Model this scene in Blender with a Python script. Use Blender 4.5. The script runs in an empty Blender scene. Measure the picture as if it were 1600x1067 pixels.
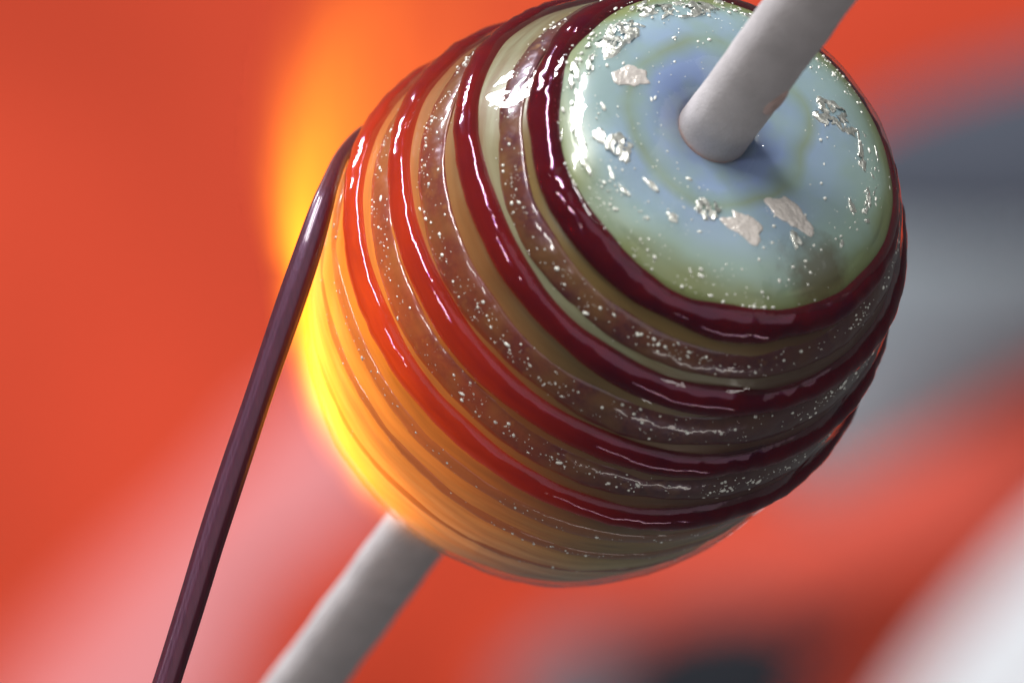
import bpy, bmesh, math, random
from mathutils import Vector, Matrix, noise

# ------------------------------------------------------------------ scale and frame
# lengths below are written in units of 1/48 mm ("u"); U turns them into metres
U = 2.1e-5
H = 0.30                        # height of the picture centre above the bench
D = 11900.0                     # camera distance in u
sc = bpy.context.scene
col = sc.collection
random.seed(7)

def W(x, y, z):                 # right, up, towards the camera -> world metres
    return Vector((x * U, -z * U, H + y * U))

# ------------------------------------------------------------------ camera
cam = bpy.data.cameras.new('camera')
cam.sensor_width = 36.0
cam.lens = 36.0 * D / 1600.0
cam.clip_start = 0.005
cam.clip_end = 20.0
cam_o = bpy.data.objects.new('camera', cam)
col.objects.link(cam_o)
cam_o.location = W(0, 0, D)
cam_o.rotation_euler = (math.radians(90), 0, 0)
cam.dof.use_dof = True
cam.dof.focus_distance = (D - 190.0) * U
cam.dof.aperture_fstop = (cam.lens * 1e-3) / (225.0 * U)
sc.camera = cam_o

# ------------------------------------------------------------------ world, lamps, exposure
world = bpy.data.worlds.new('World')
sc.world = world
world.use_nodes = True
bg = world.node_tree.nodes['Background']
bg.inputs['Color'].default_value = (0.97, 0.97, 1.0, 1)
bg.inputs['Strength'].default_value = 0.09

def area(name, direction, dist, sx, sy, watts, color, aim=(0, 0, 0)):
    l = bpy.data.lights.new(name, 'AREA')
    l.shape = 'RECTANGLE'; l.size = sx; l.size_y = sy
    l.energy = watts; l.color = color
    o = bpy.data.objects.new(name, l)
    col.objects.link(o)
    d = Vector((direction[0], -direction[2], direction[1])).normalized()
    tgt = W(*aim)
    o.location = tgt + d * dist
    o.rotation_euler = (-d).to_track_quat('-Z', 'Y').to_euler()
    return o

area('window_light', (-0.50, 0.78, -0.22), 1.3, 0.12, 0.46, 19.0, (0.93, 0.96, 1.0), (150, 100, 0))
area('ceiling_tube_light', (-0.20, 0.87, 0.46), 1.6, 0.08, 1.1, 30.0, (1.0, 0.97, 0.95), (150, 100, 0))
area('bench_lamp', (-0.75, 0.35, 1.0), 1.5, 0.12, 0.30, 4.0, (1.0, 0.97, 0.93), (0, 0, 0))

area('room_fill', (0.45, 0.30, 0.85), 2.4, 3.0, 2.6, 17.0, (1.0, 0.97, 0.95), (0, 0, 0))
area('bench_bounce_light', (0.25, -0.93, 0.28), 1.1, 0.9, 0.07, 1.1, (1.0, 0.93, 0.88), (150, 0, 0))

sc.view_settings.view_transform = 'Standard'
sc.view_settings.look = 'None'
sc.view_settings.exposure = 0.0
sc.view_settings.gamma = 1.0
sc.view_settings.use_curve_mapping = False
sc.render.engine = 'CYCLES'
sc.cycles.use_denoising = True
sc.cycles.max_bounces = 8
sc.cycles.volume_step_rate = 0.35
sc.cycles.volume_max_steps = 256

# ------------------------------------------------------------------ material helpers
def mat(name):
    m = bpy.data.materials.new(name)
    m.use_nodes = True
    nt = m.node_tree
    return m, nt, nt.nodes['Principled BSDF']

def N(nt, kind, **kw):
    n = nt.nodes.new(kind)
    for k, v in kw.items():
        setattr(n, k, v)
    return n

def link(nt, a, b):
    nt.links.new(a, b)

def math_node(nt, op, a, b=None, clamp=False):
    n = N(nt, 'ShaderNodeMath', operation=op)
    n.use_clamp = clamp
    for i, v in enumerate((a, b)):
        if v is None:
            continue
        if isinstance(v, (int, float)):
            n.inputs[i].default_value = v
        else:
            link(nt, v, n.inputs[i])
    return n.outputs[0]

def ramp(nt, fac, stops, interp='LINEAR'):
    n = N(nt, 'ShaderNodeValToRGB')
    n.color_ramp.interpolation = interp
    e = n.color_ramp.elements
    while len(e) < len(stops):
        e.new(0.5)
    for el, (p, c) in zip(e, stops):
        el.position = p
        el.color = (*c, 1) if len(c) == 3 else c
    link(nt, fac, n.inputs[0])
    return n.outputs[0]

def mix(nt, fac, a, b, mode='MIX'):
    n = N(nt, 'ShaderNodeMix', data_type='RGBA', blend_type=mode)
    for sock, v in ((n.inputs[0], fac), (n.inputs[6], a), (n.inputs[7], b)):
        if isinstance(v, (int, float)):
            sock.default_value = v
        elif isinstance(v, tuple):
            sock.default_value = (*v, 1)
        else:
            link(nt, v, sock)
    return n.outputs[2]

def coords(nt, scale=(1, 1, 1)):
    tc = N(nt, 'ShaderNodeTexCoord')
    mp = N(nt, 'ShaderNodeMapping')
    mp.inputs['Scale'].default_value = [s / U for s in scale]   # object coordinates in u
    link(nt, tc.outputs['Object'], mp.inputs[0])
    return mp.outputs[0]

def noise_tex(nt, vec, scale, detail=3, rough=0.55, dist=0.0):
    n = N(nt, 'ShaderNodeTexNoise')
    n.inputs['Scale'].default_value = scale
    n.inputs['Detail'].default_value = detail
    n.inputs['Roughness'].default_value = rough
    n.inputs['Distortion'].default_value = dist
    link(nt, vec, n.inputs['Vector'])
    return n.outputs[0]

def bump(nt, height, dist, strength=1.0):
    n = N(nt, 'ShaderNodeBump')
    n.inputs['Distance'].default_value = dist * U
    n.inputs['Strength'].default_value = strength
    link(nt, height, n.inputs['Height'])
    return n.outputs[0]

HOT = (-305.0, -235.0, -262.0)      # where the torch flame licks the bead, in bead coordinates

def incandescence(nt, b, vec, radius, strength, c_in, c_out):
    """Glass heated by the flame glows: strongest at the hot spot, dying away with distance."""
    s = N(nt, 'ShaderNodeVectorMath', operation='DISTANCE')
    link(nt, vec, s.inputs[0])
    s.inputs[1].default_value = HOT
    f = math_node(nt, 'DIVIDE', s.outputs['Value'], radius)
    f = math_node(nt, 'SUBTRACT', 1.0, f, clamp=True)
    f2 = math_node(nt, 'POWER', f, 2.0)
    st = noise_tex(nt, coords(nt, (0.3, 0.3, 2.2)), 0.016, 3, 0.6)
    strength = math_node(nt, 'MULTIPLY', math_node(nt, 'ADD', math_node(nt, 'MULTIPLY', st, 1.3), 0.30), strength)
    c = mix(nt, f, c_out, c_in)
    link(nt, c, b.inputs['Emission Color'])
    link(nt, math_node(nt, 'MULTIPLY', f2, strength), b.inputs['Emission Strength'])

# ------------------------------------------------------------------ materials
def coil_glass():
    m, nt, b = mat('dark_red_glass')
    v = coords(nt)
    n1 = noise_tex(nt, v, 0.010, 3)
    c = ramp(nt, n1, [(0.32, (0.062, 0.005, 0.013)), (0.55, (0.115, 0.008, 0.012)), (0.72, (0.066, 0.006, 0.018))])
    link(nt, c, b.inputs['Base Color'])
    b.inputs['Roughness'].default_value = 0.12
    b.inputs['IOR'].default_value = 1.52
    b.inputs['Specular IOR Level'].default_value = 0.5
    b.inputs['Specular Tint'].default_value = (0.80, 0.40, 1.0, 1)
    b.inputs['Subsurface Weight'].default_value = 0.2
    b.inputs['Subsurface Radius'].default_value = (1.0, 0.12, 0.08)
    b.inputs['Subsurface Scale'].default_value = 16 * U
    b.inputs['Coat Weight'].default_value = 1.0
    b.inputs['Coat Roughness'].default_value = 0.025
    b.inputs['Coat IOR'].default_value = 1.5
    nrm = bump(nt, noise_tex(nt, v, 0.028, 2), 4.0, 0.5)
    link(nt, nrm, b.inputs['Coat Normal'])
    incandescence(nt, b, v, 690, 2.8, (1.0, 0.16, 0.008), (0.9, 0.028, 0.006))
    g = N(nt, 'ShaderNodeBsdfGlass')
    g.inputs['Color'].default_value = (0.56, 0.045, 0.065, 1)
    g.inputs['Roughness'].default_value = 0.03
    g.inputs['IOR'].default_value = 1.5
    link(nt, nrm, g.inputs['Normal'])
    mx = N(nt, 'ShaderNodeMixShader')
    mx.inputs[0].default_value = 0.42
    link(nt, b.outputs[0], mx.inputs[1]); link(nt, g.outputs[0], mx.inputs[2])
    link(nt, mx.outputs[0], nt.nodes['Material Output'].inputs['Surface'])
    return m

def clear_glass():
    """Clear casing over the colour: mirrors by Fresnel, otherwise lets light straight through."""
    m, nt, b = mat('clear_casing_glass')
    nt.nodes.remove(b)
    v = coords(nt)
    nrm = bump(nt, math_node(nt, 'ADD', noise_tex(nt, v, 0.013, 2), math_node(nt, 'MULTIPLY', noise_tex(nt, v, 0.045, 2), 0.20)), 7.0, 0.5)
    fr = N(nt, 'ShaderNodeFresnel'); geo = N(nt, 'ShaderNodeNewGeometry')
    ior = N(nt, 'ShaderNodeMapRange')            # the same mirror strength on both sides of the skin
    link(nt, geo.outputs['Backfacing'], ior.inputs[0]); ior.inputs[3].default_value = 1.5; ior.inputs[4].default_value = 1 / 1.5
    link(nt, ior.outputs[0], fr.inputs['IOR'])
    link(nt, nrm, fr.inputs['Normal'])
    gl = N(nt, 'ShaderNodeBsdfGlossy'); gl.inputs['Roughness'].default_value = 0.03
    link(nt, nrm, gl.inputs['Normal'])
    tr = N(nt, 'ShaderNodeBsdfTransparent'); tr.inputs['Color'].default_value = (0.97, 0.98, 0.95, 1)
    mx = N(nt, 'ShaderNodeMixShader')
    link(nt, fr.outputs[0], mx.inputs[0]); link(nt, tr.outputs[0], mx.inputs[1]); link(nt, gl.outputs[0], mx.inputs[2])
    link(nt, mx.outputs[0], nt.nodes['Material Output'].inputs['Surface'])
    return m

def ribbon_glass(amber=False):
    m, nt, b = mat('amber_streak_glass' if amber else 'brown_sparkle_glass')
    v = coords(nt)
    n1 = noise_tex(nt, v, 0.028, 5, 0.65)
    n2 = noise_tex(nt, v, 0.012, 2)
    c1 = ramp(nt, n1, [(0.30, (0.045, 0.010, 0.012)), (0.44, (0.13, 0.034, 0.024)), (0.56, (0.075, 0.016, 0.022)), (0.66, (0.18, 0.07, 0.03)), (0.80, (0.34, 0.20, 0.08))])
    c = mix(nt, ramp(nt, n2, [(0.45, (0, 0, 0)), (0.65, (1, 1, 1))]), c1, (0.16, 0.072, 0.028))
    if amber:
        c = mix(nt, 0.7, c, (0.34, 0.15, 0.05))
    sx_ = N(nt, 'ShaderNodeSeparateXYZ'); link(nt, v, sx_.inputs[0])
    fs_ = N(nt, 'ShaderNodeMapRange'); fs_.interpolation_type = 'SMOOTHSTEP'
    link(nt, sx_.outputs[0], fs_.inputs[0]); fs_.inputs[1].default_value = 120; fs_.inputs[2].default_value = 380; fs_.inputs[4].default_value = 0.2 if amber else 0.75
    c = mix(nt, fs_.outputs[0], c, (0.050, 0.011, 0.013))  # shade on the ribbons' right side painted in as dark maroon
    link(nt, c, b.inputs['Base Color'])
    b.inputs['Roughness'].default_value = 0.30
    b.inputs['Specular Tint'].default_value = (0.85, 0.7, 1.0, 1)
    b.inputs['Coat Weight'].default_value = 1.0
    b.inputs['Coat Roughness'].default_value = 0.05
    nb = bump(nt, noise_tex(nt, v, 0.030, 2), 7.0, 0.35)
    link(nt, nb, b.inputs['Normal'])
    link(nt, nb, b.inputs['Coat Normal'])
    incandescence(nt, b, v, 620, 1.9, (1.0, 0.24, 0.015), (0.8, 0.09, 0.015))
    return m

def body_glass():
    m, nt, b = mat('pale_green_glass')
    v = coords(nt)
    sep = N(nt, 'ShaderNodeSeparateXYZ')
    wob = N(nt, 'ShaderNodeTexNoise')
    wob.inputs['Scale'].default_value = 0.006
    wob.inputs['Detail'].default_value = 2
    link(nt, v, wob.inputs['Vector'])
    wv = N(nt, 'ShaderNodeVectorMath', operation='MULTIPLY_ADD')
    link(nt, wob.outputs['Color'], wv.inputs[0])
    wv.inputs[1].default_value = (90, 90, 30)
    wv.inputs[2].default_value = (-45, -45, -15)
    ad = N(nt, 'ShaderNodeVectorMath', operation='ADD')
    link(nt, v, ad.inputs[0]); link(nt, wv.outputs[0], ad.inputs[1])
    link(nt, ad.outputs[0], sep.inputs[0])
    x, y, z = sep.outputs
    r = math_node(nt, 'SQRT', math_node(nt, 'ADD', math_node(nt, 'MULTIPLY', x, x), math_node(nt, 'MULTIPLY', y, y)))
    rr = math_node(nt, 'DIVIDE', r, 360.0)
    face = ramp(nt, rr, [(0.17, (0.172, 0.232, 0.457)), (0.33, (0.249, 0.335, 0.581)), (0.38, (0.241, 0.327, 0.415)),
                         (0.42, (0.232, 0.292, 0.232)), (0.47, (0.275, 0.370, 0.531)), (0.58, (0.284, 0.387, 0.498)),
                         (0.70, (0.275, 0.378, 0.349)), (0.82, (0.206, 0.275, 0.183))])
    soft = noise_tex(nt, v, 0.009, 3)
    face = mix(nt, ramp(nt, soft, [(0.42, (0, 0, 0)), (0.62, (0.7, 0.7, 0.7))]), face, (0.27, 0.37, 0.36))
    xs = math_node(nt, 'SUBTRACT', x, 33.0)
    r2 = math_node(nt, 'DIVIDE', math_node(nt, 'SQRT', math_node(nt, 'ADD', math_node(nt, 'MULTIPLY', xs, xs), math_node(nt, 'MULTIPLY', y, y))), 360.0)
    face = mix(nt, ramp(nt, r2, [(0.66, (0, 0, 0)), (0.80, (1, 1, 1))], 'EASE'), face, (0.20, 0.23, 0.095))
    sd = N(nt, 'ShaderNodeVectorMath', operation='DISTANCE')      # brown fume stain by the rim
    link(nt, ad.outputs[0], sd.inputs[0]); sd.inputs[1].default_value = (258, -118, 392)
    stn = math_node(nt, 'ADD', math_node(nt, 'DIVIDE', sd.outputs['Value'], 120.0), math_node(nt, 'MULTIPLY', noise_tex(nt, v, 0.03, 4, 0.65), 0.7))
    face = mix(nt, ramp(nt, stn, [(0.60, (0.65, 0.65, 0.65)), (0.98, (0, 0, 0))]), face, (0.085, 0.045, 0.018))
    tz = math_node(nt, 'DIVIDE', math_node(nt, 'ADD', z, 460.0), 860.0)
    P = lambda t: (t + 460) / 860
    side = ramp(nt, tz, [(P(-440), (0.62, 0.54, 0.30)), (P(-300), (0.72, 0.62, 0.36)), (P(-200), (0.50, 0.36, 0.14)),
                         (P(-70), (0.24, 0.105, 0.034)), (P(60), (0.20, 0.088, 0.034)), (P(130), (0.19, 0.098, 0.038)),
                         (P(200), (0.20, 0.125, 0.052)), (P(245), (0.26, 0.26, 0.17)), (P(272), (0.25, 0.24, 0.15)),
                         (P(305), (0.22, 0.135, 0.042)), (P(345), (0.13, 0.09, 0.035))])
    streak = noise_tex(nt, coords(nt, (0.25, 0.25, 2.6)), 0.018, 4, 0.6)
    side = mix(nt, ramp(nt, streak, [(0.40, (0, 0, 0)), (0.68, (0.8, 0.8, 0.8))]), side, (0.15, 0.085, 0.032))
    right_shade = N(nt, 'ShaderNodeMapRange'); right_shade.interpolation_type = 'SMOOTHSTEP'   # shade of the right hand side put into the colour as maroon
    link(nt, x, right_shade.inputs[0]); right_shade.inputs[1].default_value = 120; right_shade.inputs[2].default_value = 380; right_shade.inputs[4].default_value = 0.85
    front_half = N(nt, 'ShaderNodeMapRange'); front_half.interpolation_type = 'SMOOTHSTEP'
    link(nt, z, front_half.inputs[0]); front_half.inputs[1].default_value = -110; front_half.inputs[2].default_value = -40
    side = mix(nt, math_node(nt, 'MULTIPLY', right_shade.outputs[0], front_half.outputs[0]), side, (0.060, 0.012, 0.013))
    isface = ramp(nt, math_node(nt, 'DIVIDE', z, 400.0), [(0.86, (0, 0, 0)), (0.91, (1, 1, 1))])
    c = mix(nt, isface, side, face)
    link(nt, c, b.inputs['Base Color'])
    b.inputs['Roughness'].default_value = 0.35
    b.inputs['Subsurface Weight'].default_value = 0.25
    b.inputs['Subsurface Radius'].default_value = (0.8, 1.0, 0.9)
    b.inputs['Subsurface Scale'].default_value = 20 * U
    b.inputs['Coat Weight'].default_value = 0.3
    b.inputs['Coat Roughness'].default_value = 0.1
    link(nt, bump(nt, noise_tex(nt, v, 0.016, 2), 8.0, 0.45), b.inputs['Coat Normal'])
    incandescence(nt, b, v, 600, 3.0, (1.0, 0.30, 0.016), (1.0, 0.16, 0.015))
    return m

def foil(name, base, metal, rough):
    m, nt, b = mat(name)
    v = coords(nt)
    n1 = noise_tex(nt, v, 0.05, 4, 0.6)
    c = mix(nt, n1, base, tuple(min(1, k * 1.25) for k in base))
    link(nt, c, b.inputs['Base Color'])
    b.inputs['Metallic'].default_value = metal
    b.inputs['Roughness'].default_value = rough
    b.inputs['Coat Weight'].default_value = 0.6
    b.inputs['Coat Roughness'].default_value = 0.08
    link(nt, bump(nt, noise_tex(nt, v, 0.08, 3), 6.0, 0.8), b.inputs['Normal'])
    return m

def clay_coat():
    m, nt, b = mat('grey_bead_release')
    v = coords(nt)
    n1 = noise_tex(nt, v, 0.02, 4)
    n2 = noise_tex(nt, v, 0.25, 3, 0.7)
    c = ramp(nt, n1, [(0.3, (0.48, 0.445, 0.455)), (0.7, (0.58, 0.54, 0.555))])
    c = mix(nt, 0.25, c, ramp(nt, n2, [(0.3, (0.24, 0.22, 0.22)), (0.7, (0.48, 0.44, 0.43))]))
    link(nt, c, b.inputs['Base Color'])
    b.inputs['Roughness'].default_value = 0.9
    b.inputs['Specular IOR Level'].default_value = 0.2
    link(nt, bump(nt, n2, 3.0, 0.5), b.inputs['Normal'])
    return m

def stringer_glass():
    m, nt, b = mat('purple_stringer_glass')
    v = coords(nt, (1, 1, 0.02))
    n1 = noise_tex(nt, v, 0.16, 3, 0.6)
    c = ramp(nt, n1, [(0.35, (0.050, 0.008, 0.014)), (0.65, (0.070, 0.012, 0.021))])
    link(nt, c, b.inputs['Base Color'])
    b.inputs['Roughness'].default_value = 0.38
    b.inputs['Specular Tint'].default_value = (0.85, 0.6, 1.0, 1)
    b.inputs['Subsurface Weight'].default_value = 0.2
    b.inputs['Subsurface Radius'].default_value = (1.0, 0.1, 0.05)
    b.inputs['Subsurface Scale'].default_value = 10 * U
    b.inputs['Coat Weight'].default_value = 0.4
    b.inputs['Coat Roughness'].default_value = 0.07
    link(nt, bump(nt, n1, 2.0, 0.3), b.inputs['Normal'])
    return m

def plain(name, c, rough=0.7, var=0.15, scale=0.002, metal=0.0, sheen=0.0):
    m, nt, b = mat(name)
    v = coords(nt)
    n1 = noise_tex(nt, v, scale, 3)
    lo = tuple(k * (1 - var) for k in c); hi = tuple(min(1, k * (1 + var)) for k in c)
    link(nt, ramp(nt, n1, [(0.3, lo), (0.7, hi)]), b.inputs['Base Color'])
    b.inputs['Roughness'].default_value = rough
    b.inputs['Metallic'].default_value = metal
    b.inputs['Sheen Weight'].default_value = sheen
    return m

def highlight_ramp(name, mid, edge):  # bright sheen painted into the base colour, fading to red at the edges
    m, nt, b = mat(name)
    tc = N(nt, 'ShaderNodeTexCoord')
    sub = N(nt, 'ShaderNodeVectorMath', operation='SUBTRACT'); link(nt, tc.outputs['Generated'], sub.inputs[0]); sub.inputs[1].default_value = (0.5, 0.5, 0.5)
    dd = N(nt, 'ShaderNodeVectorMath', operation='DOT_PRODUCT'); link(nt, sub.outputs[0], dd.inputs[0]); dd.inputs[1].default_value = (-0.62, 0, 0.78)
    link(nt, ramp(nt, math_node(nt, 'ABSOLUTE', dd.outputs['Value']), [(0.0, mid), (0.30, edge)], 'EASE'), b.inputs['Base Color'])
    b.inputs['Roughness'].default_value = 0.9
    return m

M_COIL = coil_glass()
M_RIB = ribbon_glass()
M_AMBER = ribbon_glass(True)
M_CLEAR = clear_glass()
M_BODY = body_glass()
M_SILVER = foil('crinkled_silver_foil', (0.95, 0.95, 0.88), 0.85, 0.30)
M_BEIGE = foil('dull_beige_foil', (0.68, 0.62, 0.61), 0.3, 0.30)
M_SPECK = foil('silver_speck', (0.92, 0.90, 0.84), 0.1, 0.25)
M_CLAY = clay_coat()
M_STEEL = plain('mandrel_steel', (0.5, 0.5, 0.5), 0.35, 0.1, 0.01, 1.0)
M_STRING = stringer_glass()

# ------------------------------------------------------------------ object helpers
def mesh_obj(name, verts, faces, material, parent=None, smooth=True, raw=False):
    me = bpy.data.meshes.new(name)
    me.from_pydata([(v[0] * U, v[1] * U, v[2] * U) for v in verts] if not raw else verts, [], faces)
    if smooth:
        me.polygons.foreach_set('use_smooth', [True] * len(me.polygons))
    me.materials.append(material)
    me.update()
    o = bpy.data.objects.new(name, me)
    col.objects.link(o)
    o.parent = parent
    return o

def tag(o, label, cat, group=None, kind=None):
    o['label'] = label
    if cat: o['category'] = cat
    if group: o['group'] = group
    if kind: o['kind'] = kind

def empty(name, loc, rot=None):
    o = bpy.data.objects.new(name, None)
    o.empty_display_size = 0.005
    col.objects.link(o)
    o.matrix_world = Matrix.Translation(loc) @ (rot.to_4x4() if rot else Matrix.Identity(4))
    return o

def tube_faces(nr, ns, closed):
    f = []
    for i in range(nr if closed else nr - 1):
        j = (i + 1) % nr
        for k in range(ns):
            l = (k + 1) % ns
            f.append((i * ns + k, j * ns + k, j * ns + l, i * ns + l))
    if not closed:
        f.append(tuple(range(ns)))
        f.append(tuple(reversed(range((nr - 1) * ns, nr * ns))))
    return f

# ------------------------------------------------------------------ bead frame: local Z is the mandrel
TH = math.radians(40)
AX = Vector((math.sin(TH) * 0.590, math.sin(TH) * 0.8074, math.cos(TH))).normalized()
E1 = Vector((0.8074, -0.590, 0)).normalized()
E2 = AX.cross(E1).normalized()
def wdir(v): return Vector((v.x, -v.z, v.y))
ROT = Matrix((wdir(E1), wdir(E2), wdir(AX))).transposed()
AXIS_AT = W(160, 120, 0)

def sstep(a, b, x):
    t = max(0.0, min(1.0, (x - a) / (b - a)))
    return t * t * (3 - 2 * t)

CREST = [(386, 57), (396, 70), (406, 105), (410, 150), (404, 200), (390, 245), (370, 280), (345, 308), (300, 342), (225, 381),
         (90, 425), (-22, 449), (-120, 447), (-220, 430), (-300, 406), (-370, 374), (-430, 330), (-468, 275), (-482, 200), (-476, 115), (-462, 57)]

def catmull(pts, n):
    out = []
    for i in range(len(pts) - 1):
        p0 = pts[max(i - 1, 0)]; p1 = pts[i]; p2 = pts[i + 1]; p3 = pts[min(i + 2, len(pts) - 1)]
        for k in range(n):
            t = k / n
            out.append(tuple(0.5 * (2 * b + (c - a) * t + (2 * a - 5 * b + 4 * c - d) * t * t + (3 * b - a - 3 * c + d) * t ** 3)
                             for a, b, c, d in zip(p0, p1, p2, p3)))
    out.append(tuple(pts[-1]))
    return out

FINE = catmull(CREST, 10)
SIDE = sorted((p for p in FINE if p[1] > 300), key=lambda p: p[0])

def crest(t):
    for (t0, r0), (t1, r1) in zip(SIDE, SIDE[1:]):
        if t0 <= t <= t1:
            return r0 + (r1 - r0) * (t - t0) / max(t1 - t0, 1e-6), (r1 - r0) / max(t1 - t0, 1e-6)
    return (SIDE[0][1], 0.8) if t < SIDE[0][0] else (SIDE[-1][1], -1.0)

def slope(t):
    return (crest(t + 18)[0] - crest(t - 18)[0]) / 36.0 if -400 < t < 330 else crest(t)[1]

def lean(t, r):                  # the bead sits a little off the mandrel towards its front end
    return max(0.0, min(37.0, 8 + 29 * (t + 20) / 350)) * sstep(58, 190, r)

def oval(phi):                   # a little flatter on its right hand side
    return 1 - 0.032 * max(0.0, math.cos(phi - math.radians(20))) ** 1.5

def surf(t, phi, lift=0.0):
    """Point on the side of the bead and its outward normal, in bead coordinates."""
    r, _ = crest(t)
    s = slope(t)
    n2 = Vector((1, -s)).normalized()          # radial, axial
    r -= 15 * sstep(372, 330, t)
    r *= 1 - (1 - oval(phi)) * sstep(150, 300, r)
    r += n2.x * lift; tt = t + n2.y * lift
    p = Vector((r * math.cos(phi) + lean(t, r), r * math.sin(phi), tt))
    n = Vector((n2.x * math.cos(phi), n2.x * math.sin(phi), n2.y))
    return p, n

def harm(c, phi):
    return c[0] + c[1] * math.cos(phi) + c[2] * math.sin(phi) + c[3] * math.cos(2 * phi) + c[4] * math.sin(2 * phi)

bead = empty('glass_bead', AXIS_AT, ROT)
tag(bead, 'round glass bead wound with dark red coils over pale green glass on a grey mandrel', 'glass bead')

# body
NS = 192
vs, fs = [], []
rows = FINE
for i, (t, r) in enumerate(rows):
    inset = 15 * sstep(372, 330, t) * sstep(150, 260, r)
    for k in range(NS):
        ph = 2 * math.pi * k / NS
        rr = (r - inset) * (1 - (1 - oval(ph)) * sstep(150, 300, r))
        wob = 0.0
        if r > 75:
            q = Vector((rr * math.cos(ph), rr * math.sin(ph), t)) * 0.011
            wob = noise.noise(q) * 4.0 * sstep(70, 180, r)
        rr += wob
        vs.append((rr * math.cos(ph) + lean(t, r), rr * math.sin(ph), t + wob * (1 if t > 380 else 0)))
for i in range(len(rows) - 1):
    for k in range(NS):
        l = (k + 1) % NS
        fs.append((i * NS + k, i * NS + l, (i + 1) * NS + l, (i + 1) * NS + k))
fs = [tuple(reversed(f)) for f in fs]
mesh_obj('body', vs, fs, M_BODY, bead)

def shell_rows(lift):
    out = []
    for (t, r), (ta, ra), (tb, rb) in zip(FINE, [FINE[0]] + FINE[:-1], FINE[1:] + [FINE[-1]]):
        dt_, dr_ = tb - ta, rb - ra
        l_ = math.hypot(dt_, dr_) or 1
        nr_, nt_ = -dt_ / l_, dr_ / l_           # outward, front to back ordering
        k_ = lift * sstep(58, 130, r)
        inset = 15 * sstep(372, 330, t) * sstep(150, 260, r)
        out.append((t + nt_ * k_, r - inset + nr_ * k_))
    return out
vs = []
for (t0, r0_), (t, rs_) in zip(FINE, shell_rows(10.0)):
    for k in range(NS):
        ph = 2 * math.pi * k / NS
        r = rs_ * (1 - (1 - oval(ph)) * sstep(150, 300, r0_))
        q = Vector((r * math.cos(ph), r * math.sin(ph), t))
        w_ = (noise.noise(q * 0.011) * 4.0 + noise.noise(q * 0.02 + Vector((5, 1, 0))) * 2.0) * sstep(80, 180, r)
        vs.append(((r + w_ * (0 if t > 380 else 1)) * math.cos(ph) + lean(t0, r0_), (r + w_ * (0 if t > 380 else 1)) * math.sin(ph), t + w_ * (1 if t > 380 else 0)))
mesh_obj('clear_casing', vs, list(fs), M_CLEAR, bead)

def wind(name, c, half_w, height, material, lump=0.0, sink=0.0, seed=0, span=None, wfun=None):
    n, m = 260, 20
    vs = []
    closed = span is None
    for i in range(n):
        ph = 2 * math.pi * i / n if closed else math.radians(span[0] + (span[1] - span[0]) * i / (n - 1))
        t = harm(c, ph) + 4.0 * noise.noise(Vector((math.cos(ph) * 2.4, math.sin(ph) * 2.4, seed + 40)))
        p, nn = surf(t, ph, -sink)
        along = Vector((-math.sin(ph), math.cos(ph), 0))
        side = along.cross(nn).normalized()
        g = 1.0
        if not closed:
            g = max(0.02, min(1.0, math.sin(math.pi * i / (n - 1)) * 5))
        if wfun:
            g *= wfun(ph)
        e3 = Vector((math.cos(ph), math.sin(ph), seed))
        w = half_w * (1 + 0.22 * noise.noise(Vector((e3.x * 2, e3.y * 2, seed))) + 0.05 * noise.noise(Vector((e3.x * 6, e3.y * 6, seed))))
        g *= 1 + 0.12 * noise.noise(Vector((e3.x * 3, e3.y * 3, seed + 9)))
        for k in range(m):
            al = 2 * math.pi * k / m
            q = p + side * (w * g * math.cos(al)) + nn * (height * g * math.sin(al))
            if lump:
                q = q + nn * (lump * noise.noise(q * 0.04 + Vector((seed, 0, 0))))
            vs.append(q)
    return mesh_obj(name, vs, tube_faces(n, m, closed), material, bead)

COILS = [(345.3, 0.3, 0.0, 3.3, 2.3), (211.9, 15.2, -24.0, 8.0, 17.0), (83.3, 13.8, -16.5, 4.9, 9.4), (-34.5, 6.3, -13.6, 6.8, 11.2)]
for i, c in enumerate(COILS):
    wind('coil', c, (27, 25, 25, 26)[i], (20, 21, 21, 21)[i], M_COIL, lump=2.5, sink=2, seed=i * 3.1,
         wfun=(lambda ph: 1 - 0.45 * max(0.0, math.cos(ph - math.radians(55))) ** 1.5) if i == 0 else None)

RIBBONS = [((295.0, -0.1, 7.8, 4.8, 2.6), 24, 7), ((176.2 - 12, 8.7, 6.4, 5.3, -0.1), 32, 9), ((48.0 - 6, -4.9, 3.4, 3.5, -1.9), 27, 8),
           ((-100, -6, 2, 0, 4), 16, 7), ((-172, -8.5, 1.0, 0.7, 5.4), 13, 6), ((-268, 8, 3.6, 3.5, -4.5), 10, 5)]
for i, (c, w, h) in enumerate(RIBBONS):
    wind('ribbon', c, w, h, M_RIB if i < 3 else M_AMBER, lump=1.5, sink=2.5, seed=20 + i * 2.3)

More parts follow.
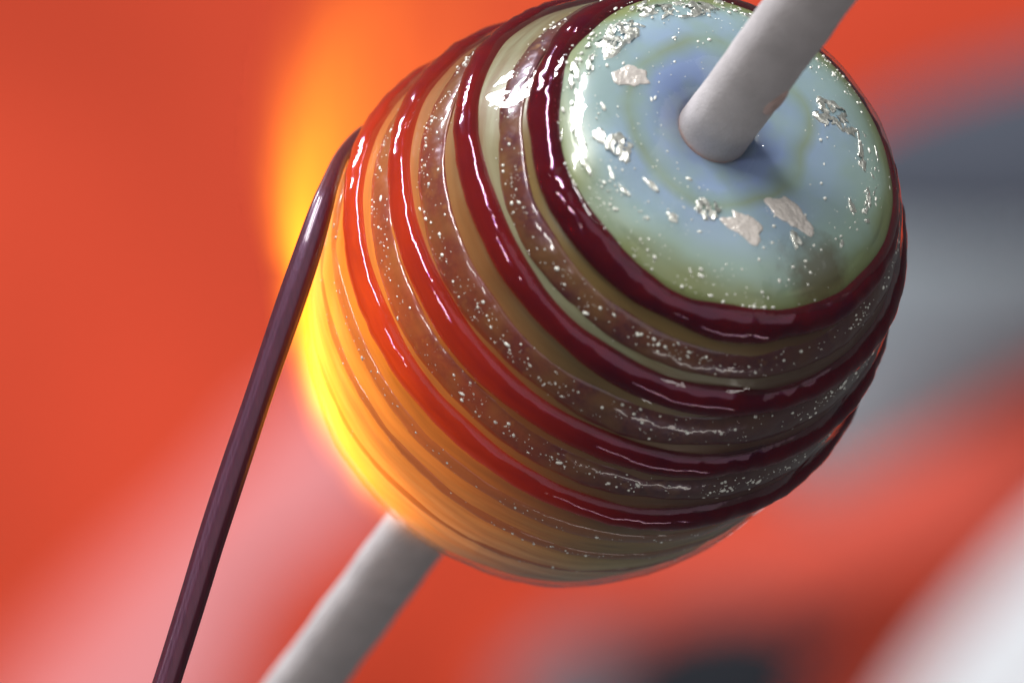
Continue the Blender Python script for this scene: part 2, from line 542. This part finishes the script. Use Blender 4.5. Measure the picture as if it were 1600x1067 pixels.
# silver specks: far too many and too small to pick apart
vs, fs = [], []
def speck(p, n, r):
    if noise.noise(p * 0.022) < random.uniform(-0.55, 0.35): return
    b0 = len(vs)
    ar = Vector((-p.y, p.x, 0)).normalized()
    d1 = (ar + Vector((random.gauss(0, .35), random.gauss(0, .35), random.gauss(0, .35)))).normalized()
    d1 = (d1 - n * d1.dot(n)).normalized(); d2 = n.cross(d1)
    st = random.choice((1.0, 1.1, 1.3, 1.3, 2.2))
    ring = [(d1 * math.cos(a) * st + d2 * math.sin(a)) * r for a in [k * math.pi / 4 for k in range(8)]]
    for q in ring: vs.append(p + q)
    for q in ring: vs.append(p + q * 0.72 + n * r * 0.62)
    vs.append(p + n * r * 0.95)
    for k in range(8):
        l = (k + 1) % 8
        fs.append((b0 + k, b0 + l, b0 + 8 + l, b0 + 8 + k))
        fs.append((b0 + 8 + k, b0 + 8 + l, b0 + 16))
for i, (c, w, h) in enumerate(RIBBONS):
    cnt = (1100, 1400, 1350, 400, 220, 150)[i]
    for _ in range(cnt):
        ph = random.random() * 2 * math.pi
        off = random.gauss(0, 0.42)
        off = max(-1.05, min(1.05, off))
        t = harm(c, ph) + off * w
        lift = -2 + h * math.sqrt(max(0, 1 - off * off)) - 0.6
        p, n = surf(t, ph, lift)
        r = min(2.8, 0.55 * random.paretovariate(1.8))
        speck(p, n, r)

PROF_R = [(r, t) for t, r in FINE if t > 330]
PROF_R.sort()
def face_t(r):
    for (r0, t0), (r1, t1) in zip(PROF_R, PROF_R[1:]):
        if r0 <= r <= r1:
            return t0 + (t1 - t0) * (r - r0) / max(r1 - r0, 1e-6)
    return PROF_R[-1][1]
def face_pt(r, phi, lift=0.0):
    t = face_t(r)
    s = (face_t(r + 6) - face_t(r - 6)) / 12.0
    n2 = Vector((-s, 1)).normalized()
    ro_ = r * (1 - (1 - oval(phi)) * sstep(150, 300, r))
    p = Vector((ro_ * math.cos(phi) + 33, ro_ * math.sin(phi), t))
    q = Vector((p.x - 33, p.y, t)) * 0.011
    n = Vector((n2.x * math.cos(phi), n2.x * math.sin(phi), n2.y))
    return p + n * (lift + noise.noise(q) * 4.0 * sstep(70, 180, r)), n
for _ in range(1500):
    ph = random.random() * 2 * math.pi
    r = min(283, 190 + abs(random.gauss(70, 28)))
    if random.random() < 0.12: r = random.uniform(120, 200)
    p, n = face_pt(r, ph, 0.3)
    speck(p, n, min(2.8, 0.65 * random.paretovariate(1.9)))
sp = mesh_obj('silver_specks', vs, fs, M_SPECK, bead)
sp['kind'] = 'stuff'

# foil flakes melted into the front face: (radius, angle, length, width, turn, crumple, material)
def flake(r, deg, ln, wd, turn, crumple, material, seed):
    rnd = random.Random(seed)
    c, n = face_pt(r, math.radians(deg), 0.0)
    ph = math.radians(deg)
    u = Vector((-math.sin(ph), math.cos(ph), 0))
    w = n.cross(u).normalized()
    tr = math.radians(turn)
    d1 = u * math.cos(tr) + w * math.sin(tr); d2 = n.cross(d1)
    k = 44
    rad = []
    lacy = material is M_SILVER
    for i in range(k):
        a = 2 * math.pi * i / k
        rad.append(0.78 + 0.50 * noise.noise(Vector((math.cos(a) * 1.3, math.sin(a) * 1.3, seed * 1.7)))
                   + (0.22 if lacy else 0.10) * noise.noise(Vector((math.cos(a) * 5, math.sin(a) * 5, seed * 2.9))))
    vs, fs = [], []
    hole = []
    def put(fr, i, base):
        a = 2 * math.pi * i / k
        q = d1 * (math.cos(a) * ln * 0.62 * rad[i] * fr) + d2 * (math.sin(a) * wd * 0.62 * rad[i] * fr)
        p = c + q
        lr = math.hypot(p.x - 33, p.y)
        fp, fn = face_pt(max(62, min(300, lr)), math.atan2(p.y, p.x - 33), 0.0)
        uv = Vector((q.dot(d1), q.dot(d2), seed * 9))
        rel = 1.0 if fr < 0.9 else (1.0 - fr) * 8
        vs.append(fp + fn * (base + 0.42 * crumple * (0.45 + 0.8 * noise.noise(uv * 0.09) + 0.35 * noise.noise(uv * 0.22)) * rel))
        hole.append(noise.noise(uv * 0.10 + Vector((3, 7, 0))) + 0.4 * noise.noise(uv * 0.25))
    rings = [1.0, 0.94, 0.84, 0.72, 0.60, 0.48, 0.36, 0.24, 0.12]
    for j, f in enumerate(rings):
        for i in range(k): put(f, i, -2.0 if j == 0 else 0.9)
    put(0.0, 0, 0.9)
    def keep(f):
        return not lacy or ln < 40 or sum(hole[q] for q in f) / len(f) < 0.16
    for j in range(len(rings) - 1):
        for i in range(k):
            l = (i + 1) % k
            f = (j * k + i, j * k + l, (j + 1) * k + l, (j + 1) * k + i)
            if keep(f): fs.append(f)
    top = len(vs) - 1
    j = len(rings) - 1
    for i in range(k):
        f = (j * k + i, j * k + (i + 1) % k, top)
        if keep(f): fs.append(f)
    return mesh_obj('foil_flake', vs, fs, material, bead)

for a in [(238, 170, 104, 50, 6, 9, M_SILVER, 1), (250, 149, 80, 26, -6, 8, M_SILVER, 12), (262, 195, 60, 16, 4, 5, M_SILVER, 21), (258, 212, 54, 12, -4, 5, M_SILVER, 22), (244, 131, 64, 44, 5, 9, M_SILVER, 2),
          (206, 229, 62, 40, 20, 8, M_SILVER, 3), (228, 222, 30, 18, 0, 6, M_SILVER, 13), (184, 57, 84, 52, 40, 8, M_SILVER, 34),
          (222, 36, 58, 14, 0, 7, M_SILVER, 5), (158, 281, 46, 40, 50, 8, M_SILVER, 6), (183, 189, 60, 40, -55, 2.2, M_BEIGE, 7),
          (165, 303, 74, 46, -28, 2.5, M_BEIGE, 8), (147, 334, 46, 118, 28, 2.5, M_BEIGE, 29), (258, 232, 46, 12, 6, 5, M_SILVER, 10),
          (190, 251, 36, 8, 8, 4, M_SILVER, 11), (214, 8, 26, 14, 40, 5, M_SILVER, 14), (206, 268, 18, 16, 0, 5, M_SILVER, 15),
          (190, 330, 34, 16, 80, 6, M_SILVER, 16), (245, 190, 44, 14, 10, 6, M_SILVER, 17), (238, 20, 22, 8, 10, 4, M_SILVER, 18),
          (236, 350, 14, 9, 30, 4, M_SILVER, 19)]:
    flake(*a)
rim = random.Random(5)
for k in range(34):
    deg = rim.choice((rim.uniform(150, 262), rim.uniform(0, 60), rim.uniform(90, 150)))
    flake(rim.uniform(222, 276), deg, rim.uniform(11, 36), rim.uniform(3.5, 8), rim.gauss(0, 22), rim.uniform(3, 6), M_SILVER, 50 + k)

# ------------------------------------------------------------------ mandrel
mandrel = empty('mandrel', AXIS_AT, ROT)
tag(mandrel, 'straight steel rod coated in matte grey clay running through the glass bead', 'mandrel')
def rod(name, t0, t1, r, material, rough, seed, parent):
    n = int(abs(t1 - t0) / 12); m = 64
    vs = []
    for i in range(n + 1):
        t = t0 + (t1 - t0) * i / n
        for k in range(m):
            a = 2 * math.pi * k / m
            q = Vector((math.cos(a) * r, math.sin(a) * r, t))
            rr = r + rough * (noise.noise(q * 0.012 + Vector((seed, 0, 0))) * 1.6 + noise.noise(q * 0.06) * 0.5)
            vs.append((math.cos(a) * rr, math.sin(a) * rr, t))
    return mesh_obj(name, vs, tube_faces(n + 1, m, False), material, parent)
rod('coating', -1900, 1500, 56.5, M_CLAY, 1.2, 4, mandrel)
def chip(t, deg, ln, w, h, seed):
    vs, fs = [], []
    k = 14
    a0 = math.radians(deg)
    for j, (f, hh) in enumerate(((1.0, -4), (0.8, h * 0.7), (0.4, h))):
        for i in range(k):
            a = 2 * math.pi * i / k
            g = f * (1 + 0.35 * noise.noise(Vector((math.cos(a), math.sin(a), seed))))
            da = math.sin(a) * w * g / 56
            rr = 56.5 + hh * (1 + 0.3 * noise.noise(Vector((i, j, seed))))
            vs.append((math.cos(a0 + da) * rr, math.sin(a0 + da) * rr, t + math.cos(a) * ln * g))
    for j in range(2):
        for i in range(k):
            l = (i + 1) % k
            fs.append((j * k + i, j * k + l, (j + 1) * k + l, (j + 1) * k + i))
    fs.append(tuple(range(2 * k, 3 * k)))
    return mesh_obj('clay_crumb', vs, fs, plain('pinkish_clay', (0.50, 0.36, 0.33), 0.85, 0.2, 0.05), mandrel)
chip(545, 335, 34, 20, 5, 2)
chip(-660, 350, 26, 16, 5, 5)
rod('steel_core', -6000, 5200, 45, M_STEEL, 0.0, 9, mandrel)

# ------------------------------------------------------------------ glass stringer being wound on
pts = [(-1100, -2330, 500), (-820, -1440, 380), (-533, -533, 240), (-457, -285, 200), (-385, -66, 165), (-321, 125, 125), (-297, 203, 95),
       (-283, 247, 55), (-266, 290, -10), (-240, 325, -90), (-205, 350, -180)]
wid = [22, 22, 21.5, 21.5, 21.5, 21.5, 18.5, 14, 11, 10, 10]
path = catmull([(*p, w) for p, w in zip(pts, wid)], 14)
s_root = W(-462, -285, 0)
vs = []
m = 40
for i, (x, y, z, w) in enumerate(path):
    j = min(i + 1, len(path) - 1); h_ = max(i - 1, 0)
    tg = Vector([path[j][k] - path[h_][k] for k in range(3)]).normalized()
    sd = tg.cross(Vector((0, 0, 1))).normalized()
    fr = sd.cross(tg).normalized()
    for k in range(m):
        a = 2 * math.pi * k / m
        rr = w * (1 + 0.035 * math.cos(5 * a + 0.6) + 0.02 * math.cos(11 * a))
        rr *= 1 + 0.04 * noise.noise(Vector((x, y, z)) * 0.006)
        q = Vector((x, y, z)) + sd * rr * math.cos(a) + fr * rr * 0.8 * math.sin(a)
        vs.append((q.x + 462, -q.z, q.y + 285))
stringer = mesh_obj('glass_stringer', vs, tube_faces(len(path), m, False), M_STRING)
stringer.location = s_root
tag(stringer, 'thin dark purple glass rod rising from lower left and touching the bead', 'glass rod')

# ------------------------------------------------------------------ torch flame licking round the bead
m_fl = bpy.data.materials.new('orange_flame')
m_fl.use_nodes = True
nt = m_fl.node_tree
for n_ in list(nt.nodes):
    if n_.type != 'OUTPUT_MATERIAL':
        nt.nodes.remove(n_)
out = nt.nodes['Material Output']
v = coords(nt)
sep = N(nt, 'ShaderNodeSeparateXYZ'); link(nt, v, sep.inputs[0])
ln = N(nt, 'ShaderNodeVectorMath', operation='LENGTH'); link(nt, v, ln.inputs[0])
rho = ln.outputs['Value']
zup = math_node(nt, 'MAXIMUM', sep.outputs[2], 0.0)
r0 = math_node(nt, 'ADD', math_node(nt, 'MULTIPLY', zup, 0.25), 474.0)
fn = noise_tex(nt, coords(nt, (1, 1, 0.35)), 0.010, 3, 0.6)
s_ = math_node(nt, 'ADD', math_node(nt, 'SUBTRACT', rho, r0), math_node(nt, 'MULTIPLY', math_node(nt, 'SUBTRACT', fn, 0.5), 70.0))
wdt = math_node(nt, 'ADD', math_node(nt, 'MULTIPLY', zup, 0.07), 26.0)
q_ = math_node(nt, 'DIVIDE', s_, wdt)
g_ = math_node(nt, 'EXPONENT', math_node(nt, 'MULTIPLY', math_node(nt, 'MULTIPLY', q_, q_), -1.0))
FD = Vector((-0.84, 0.46, -0.28)).normalized()        # object axes: right, away, up
dt = N(nt, 'ShaderNodeVectorMath', operation='DOT_PRODUCT'); link(nt, v, dt.inputs[0]); dt.inputs[1].default_value = FD
ca = math_node(nt, 'DIVIDE', dt.outputs['Value'], rho)
mk = math_node(nt, 'EXPONENT', math_node(nt, 'MULTIPLY', math_node(nt, 'SUBTRACT', ca, 1.0), 5.0))
low = N(nt, 'ShaderNodeMapRange'); low.interpolation_type = 'SMOOTHSTEP'
link(nt, sep.outputs[2], low.inputs[0]); low.inputs[1].default_value = -455; low.inputs[2].default_value = -290
front = N(nt, 'ShaderNodeMapRange'); front.interpolation_type = 'SMOOTHSTEP'
link(nt, sep.outputs[1], front.inputs[0]); front.inputs[1].default_value = -140; front.inputs[2].default_value = -20
cool = N(nt, 'ShaderNodeMapRange'); cool.interpolation_type = 'SMOOTHSTEP'
link(nt, sep.outputs[2], cool.inputs[0]); cool.inputs[1].default_value = -220; cool.inputs[2].default_value = 180
cool.inputs[3].default_value = 1.0; cool.inputs[4].default_value = 0.46
dens = math_node(nt, 'MULTIPLY', math_node(nt, 'MULTIPLY', g_, mk), math_node(nt, 'MULTIPLY', math_node(nt, 'MULTIPLY', low.outputs[0], cool.outputs[0]), front.outputs[0]))
em = N(nt, 'ShaderNodeEmission')
em.inputs['Color'].default_value = (1.0, 0.27, 0.008, 1)
link(nt, math_node(nt, 'MULTIPLY', dens, 2000.0), em.inputs['Strength'])
link(nt, em.outputs[0], out.inputs['Volume'])
# closed crescent shell round the far left side of the bead
FC = W(145, 100, 0)
ex_ = FD.orthogonal().normalized(); ey_ = FD.cross(ex_).normalized()
vs, fs = [], []
NA, NP = 48, 14
def fpt(th_, ps, outer):
    d = (FD * math.cos(th_) + (ex_ * math.cos(ps) + ey_ * math.sin(ps)) * math.sin(th_)).normalized()
    up = max(d.z, 0)
    ro = 474 + 62 + up * 240
    ri = 420
    return d * (ro if outer else ri)
lim = []
for k in range(NA):
    ps = 2 * math.pi * k / NA
    # find how far the crescent reaches in this direction: less towards the camera
    lo = math.radians(95)
    for st in range(20, 96):
        d = fpt(math.radians(st), ps, True).normalized()
        if -d.y > 0.24 or d.z < -0.90 or d.z > 0.93:
            lo = math.radians(st); break
    lim.append(lo)
for outer in (True, False):
    for j in range(1, NP + 1):
        for k in range(NA):
            vs.append(fpt(lim[k] * j / NP, 2 * math.pi * k / NA, outer))
vs.append(fpt(0, 0, True)); vs.append(fpt(0, 0, False))
for o_ in (0, 1):
    base = o_ * NP * NA
    for j in range(NP - 1):
        for k in range(NA):
            l = (k + 1) % NA
            f = (base + j * NA + k, base + (j + 1) * NA + k, base + (j + 1) * NA + l, base + j * NA + l)
            fs.append(f if o_ == 0 else tuple(reversed(f)))
    top = 2 * NP * NA + o_
    for k in range(NA):
        f = (top, base + k, base + (k + 1) % NA)
        fs.append(f if o_ == 0 else tuple(reversed(f)))
for k in range(NA):
    l = (k + 1) % NA
    b0 = (NP - 1) * NA; b1 = NP * NA + (NP - 1) * NA
    fs.append((b0 + k, b1 + k, b1 + l, b0 + l))
flame = mesh_obj('flame', vs, fs, m_fl)
flame.location = FC
tag(flame, 'orange and yellow torch flame curling round the left side of the bead', 'flame')

# ------------------------------------------------------------------ out-of-focus things behind
BZ = -62000.0                    # depth of the cloth behind the bead, in u
KB = (D - BZ) / D                # how much wider the view is there
def back(px, py, z=BZ):          # a place on the bench behind the bead, from view coordinates at that depth
    k = (D - z) / D
    return Vector(((px - 800) * k, (533 - py) * k, z))

m_red = plain('red_cloth', (0.78, 0.078, 0.030), 0.95, 0.14, 0.00016, 0, 0.0)
nx, ny = 90, 70
vs, fs = [], []
for j in range(ny + 1):
    for i in range(nx + 1):
        x = (-1.6 + 3.2 * i / nx) * 1600 * KB; y = (-1.6 + 3.2 * j / ny) * 1067 * KB
        s = (x * 0.55 + y * 0.83) / (1600 * KB); c = (x * 0.83 - y * 0.55) / (1600 * KB)
        z = math.sin(s * 11 + 0.8 + 1.2 * math.sin(c * 3)) * 170 + noise.noise(Vector((s * 4, c * 3, 2))) * 260
        vs.append((x, 0 - z, y))
for j in range(ny):
    for i in range(nx):
        a_ = j * (nx + 1) + i
        fs.append((a_, a_ + 1, a_ + nx + 2, a_ + nx + 1))
n0 = len(vs)
red = mesh_obj('red_cloth', vs, fs, m_red)
red.location = W(0, 0, BZ - 1500)
sol = red.modifiers.new('thickness', 'SOLIDIFY'); sol.thickness = 0.002
tag(red, 'large red cloth hanging out of focus behind everything', 'cloth')

def slab(name, poly, z, thick, material, label, cat, bulge=0.0):
    """A soft-edged padded slab with the outline of poly (view coordinates at depth z)."""
    pts = [back(px, py, z) for px, py in poly]
    c = sum(pts, Vector()) / len(pts)
    ring = catmull([tuple(p) for p in pts + [pts[0]]], 6)[:-1]
    n = len(ring)
    vs, fs = [], []
    prof = [(1.0, -thick), (1.0, -thick * 0.2), (0.97, 0.0), (0.8, bulge * 0.5), (0.5, bulge * 0.85), (0.2, bulge)]
    for f, dz in prof:
        for p in ring:
            q = c + (Vector(p) - c) * f
            vs.append((q.x - c.x, -(q.z - c.z + dz), q.y - c.y))
    for j in range(len(prof) - 1):
        for k in range(n):
            l = (k + 1) % n
            fs.append((j * n + k, j * n + l, (j + 1) * n + l, (j + 1) * n + k))
    fs.append(tuple(range((len(prof) - 1) * n, len(prof) * n)))
    fs.append(tuple(reversed(range(n))))
    fs = [tuple(reversed(f)) for f in fs]
    o = mesh_obj(name, vs, fs, material)
    o.location = W(c.x, c.y, c.z)
    tag(o, label, cat)
    return o

slab('pink_highlight', [(-100, 1350), (-20, 1080), (140, 900), (300, 760), (430, 620), (600, 560), (620, 760), (500, 860), (400, 980), (330, 1180), (100, 1500)], BZ + 2500, 500,  # added slab: pink shine of the red background put into its colour
     highlight_ramp('pink_highlight', (0.98, 0.36, 0.38), (0.80, 0.090, 0.042)), 'blurred pink sheen of the red background, shaped as a slab at the lower left behind the purple glass rod', 'highlight', 150)
slab('coral_cloth', [(900, 920), (1150, 830), (1400, 720), (1700, 560), (1850, 620), (1660, 790), (1430, 890), (1200, 945), (1000, 975)], BZ + 3500, 300,
     plain('coral_cloth', (0.86, 0.13, 0.085), 0.9, 0.08, 0.0002), 'blurred coral red cloth strip running diagonally between board and white paper', 'cloth', 100)
slab('grey_board', [(1150, 420), (1300, 330), (1500, 280), (1900, 220), (2100, 400), (1900, 480), (1620, 600), (1420, 730), (1250, 770), (1150, 600)], BZ + 2500, 600,
     plain('grey_board', (0.33, 0.38, 0.42), 0.6, 0.15, 0.0002), 'blurred blue grey board at the right behind the bead', 'board', 300)
slab('dark_strip', [(1230, 300), (1330, 200), (1450, 140), (1620, 90), (1950, 20), (2050, 330), (1650, 370), (1420, 370), (1300, 360)], BZ + 5500, 400,
     plain('dark_strip', (0.085, 0.097, 0.13), 0.9, 0.2, 0.0002), 'blurred dark slate strip above the grey board at upper right', 'strip', 200)
slab('dark_clamp', [(985, 1000), (1080, 960), (1200, 955), (1290, 985), (1350, 950), (1370, 1010), (1270, 1080), (1230, 1200), (1000, 1200), (950, 1080)], BZ + 5500, 500,
     plain('dark_clamp', (0.014, 0.017, 0.024), 0.95, 0.2, 0.0003), 'blurred black clamp at the bottom below the bead', 'clamp', 100)
slab('white_paper', [(1330, 1230), (1440, 1050), (1535, 935), (1635, 830), (1790, 690), (2000, 590), (2000, 1300), (1600, 1350), (1320, 1300)], BZ + 7500, 200,
     plain('white_paper', (0.84, 0.86, 0.90), 0.9, 0.04, 0.0002), 'blurred white paper in the lower right corner', 'paper', 100)
slab('grey_rag', [(830, 1020), (890, 980), (960, 990), (1000, 1040), (1000, 1180), (800, 1180), (780, 1080)], BZ + 4800, 600,
     plain('grey_rag', (0.20, 0.15, 0.17), 0.9, 0.1, 0.0003), 'blurred grey rag at the bottom beside the black clamp', 'rag', 300)
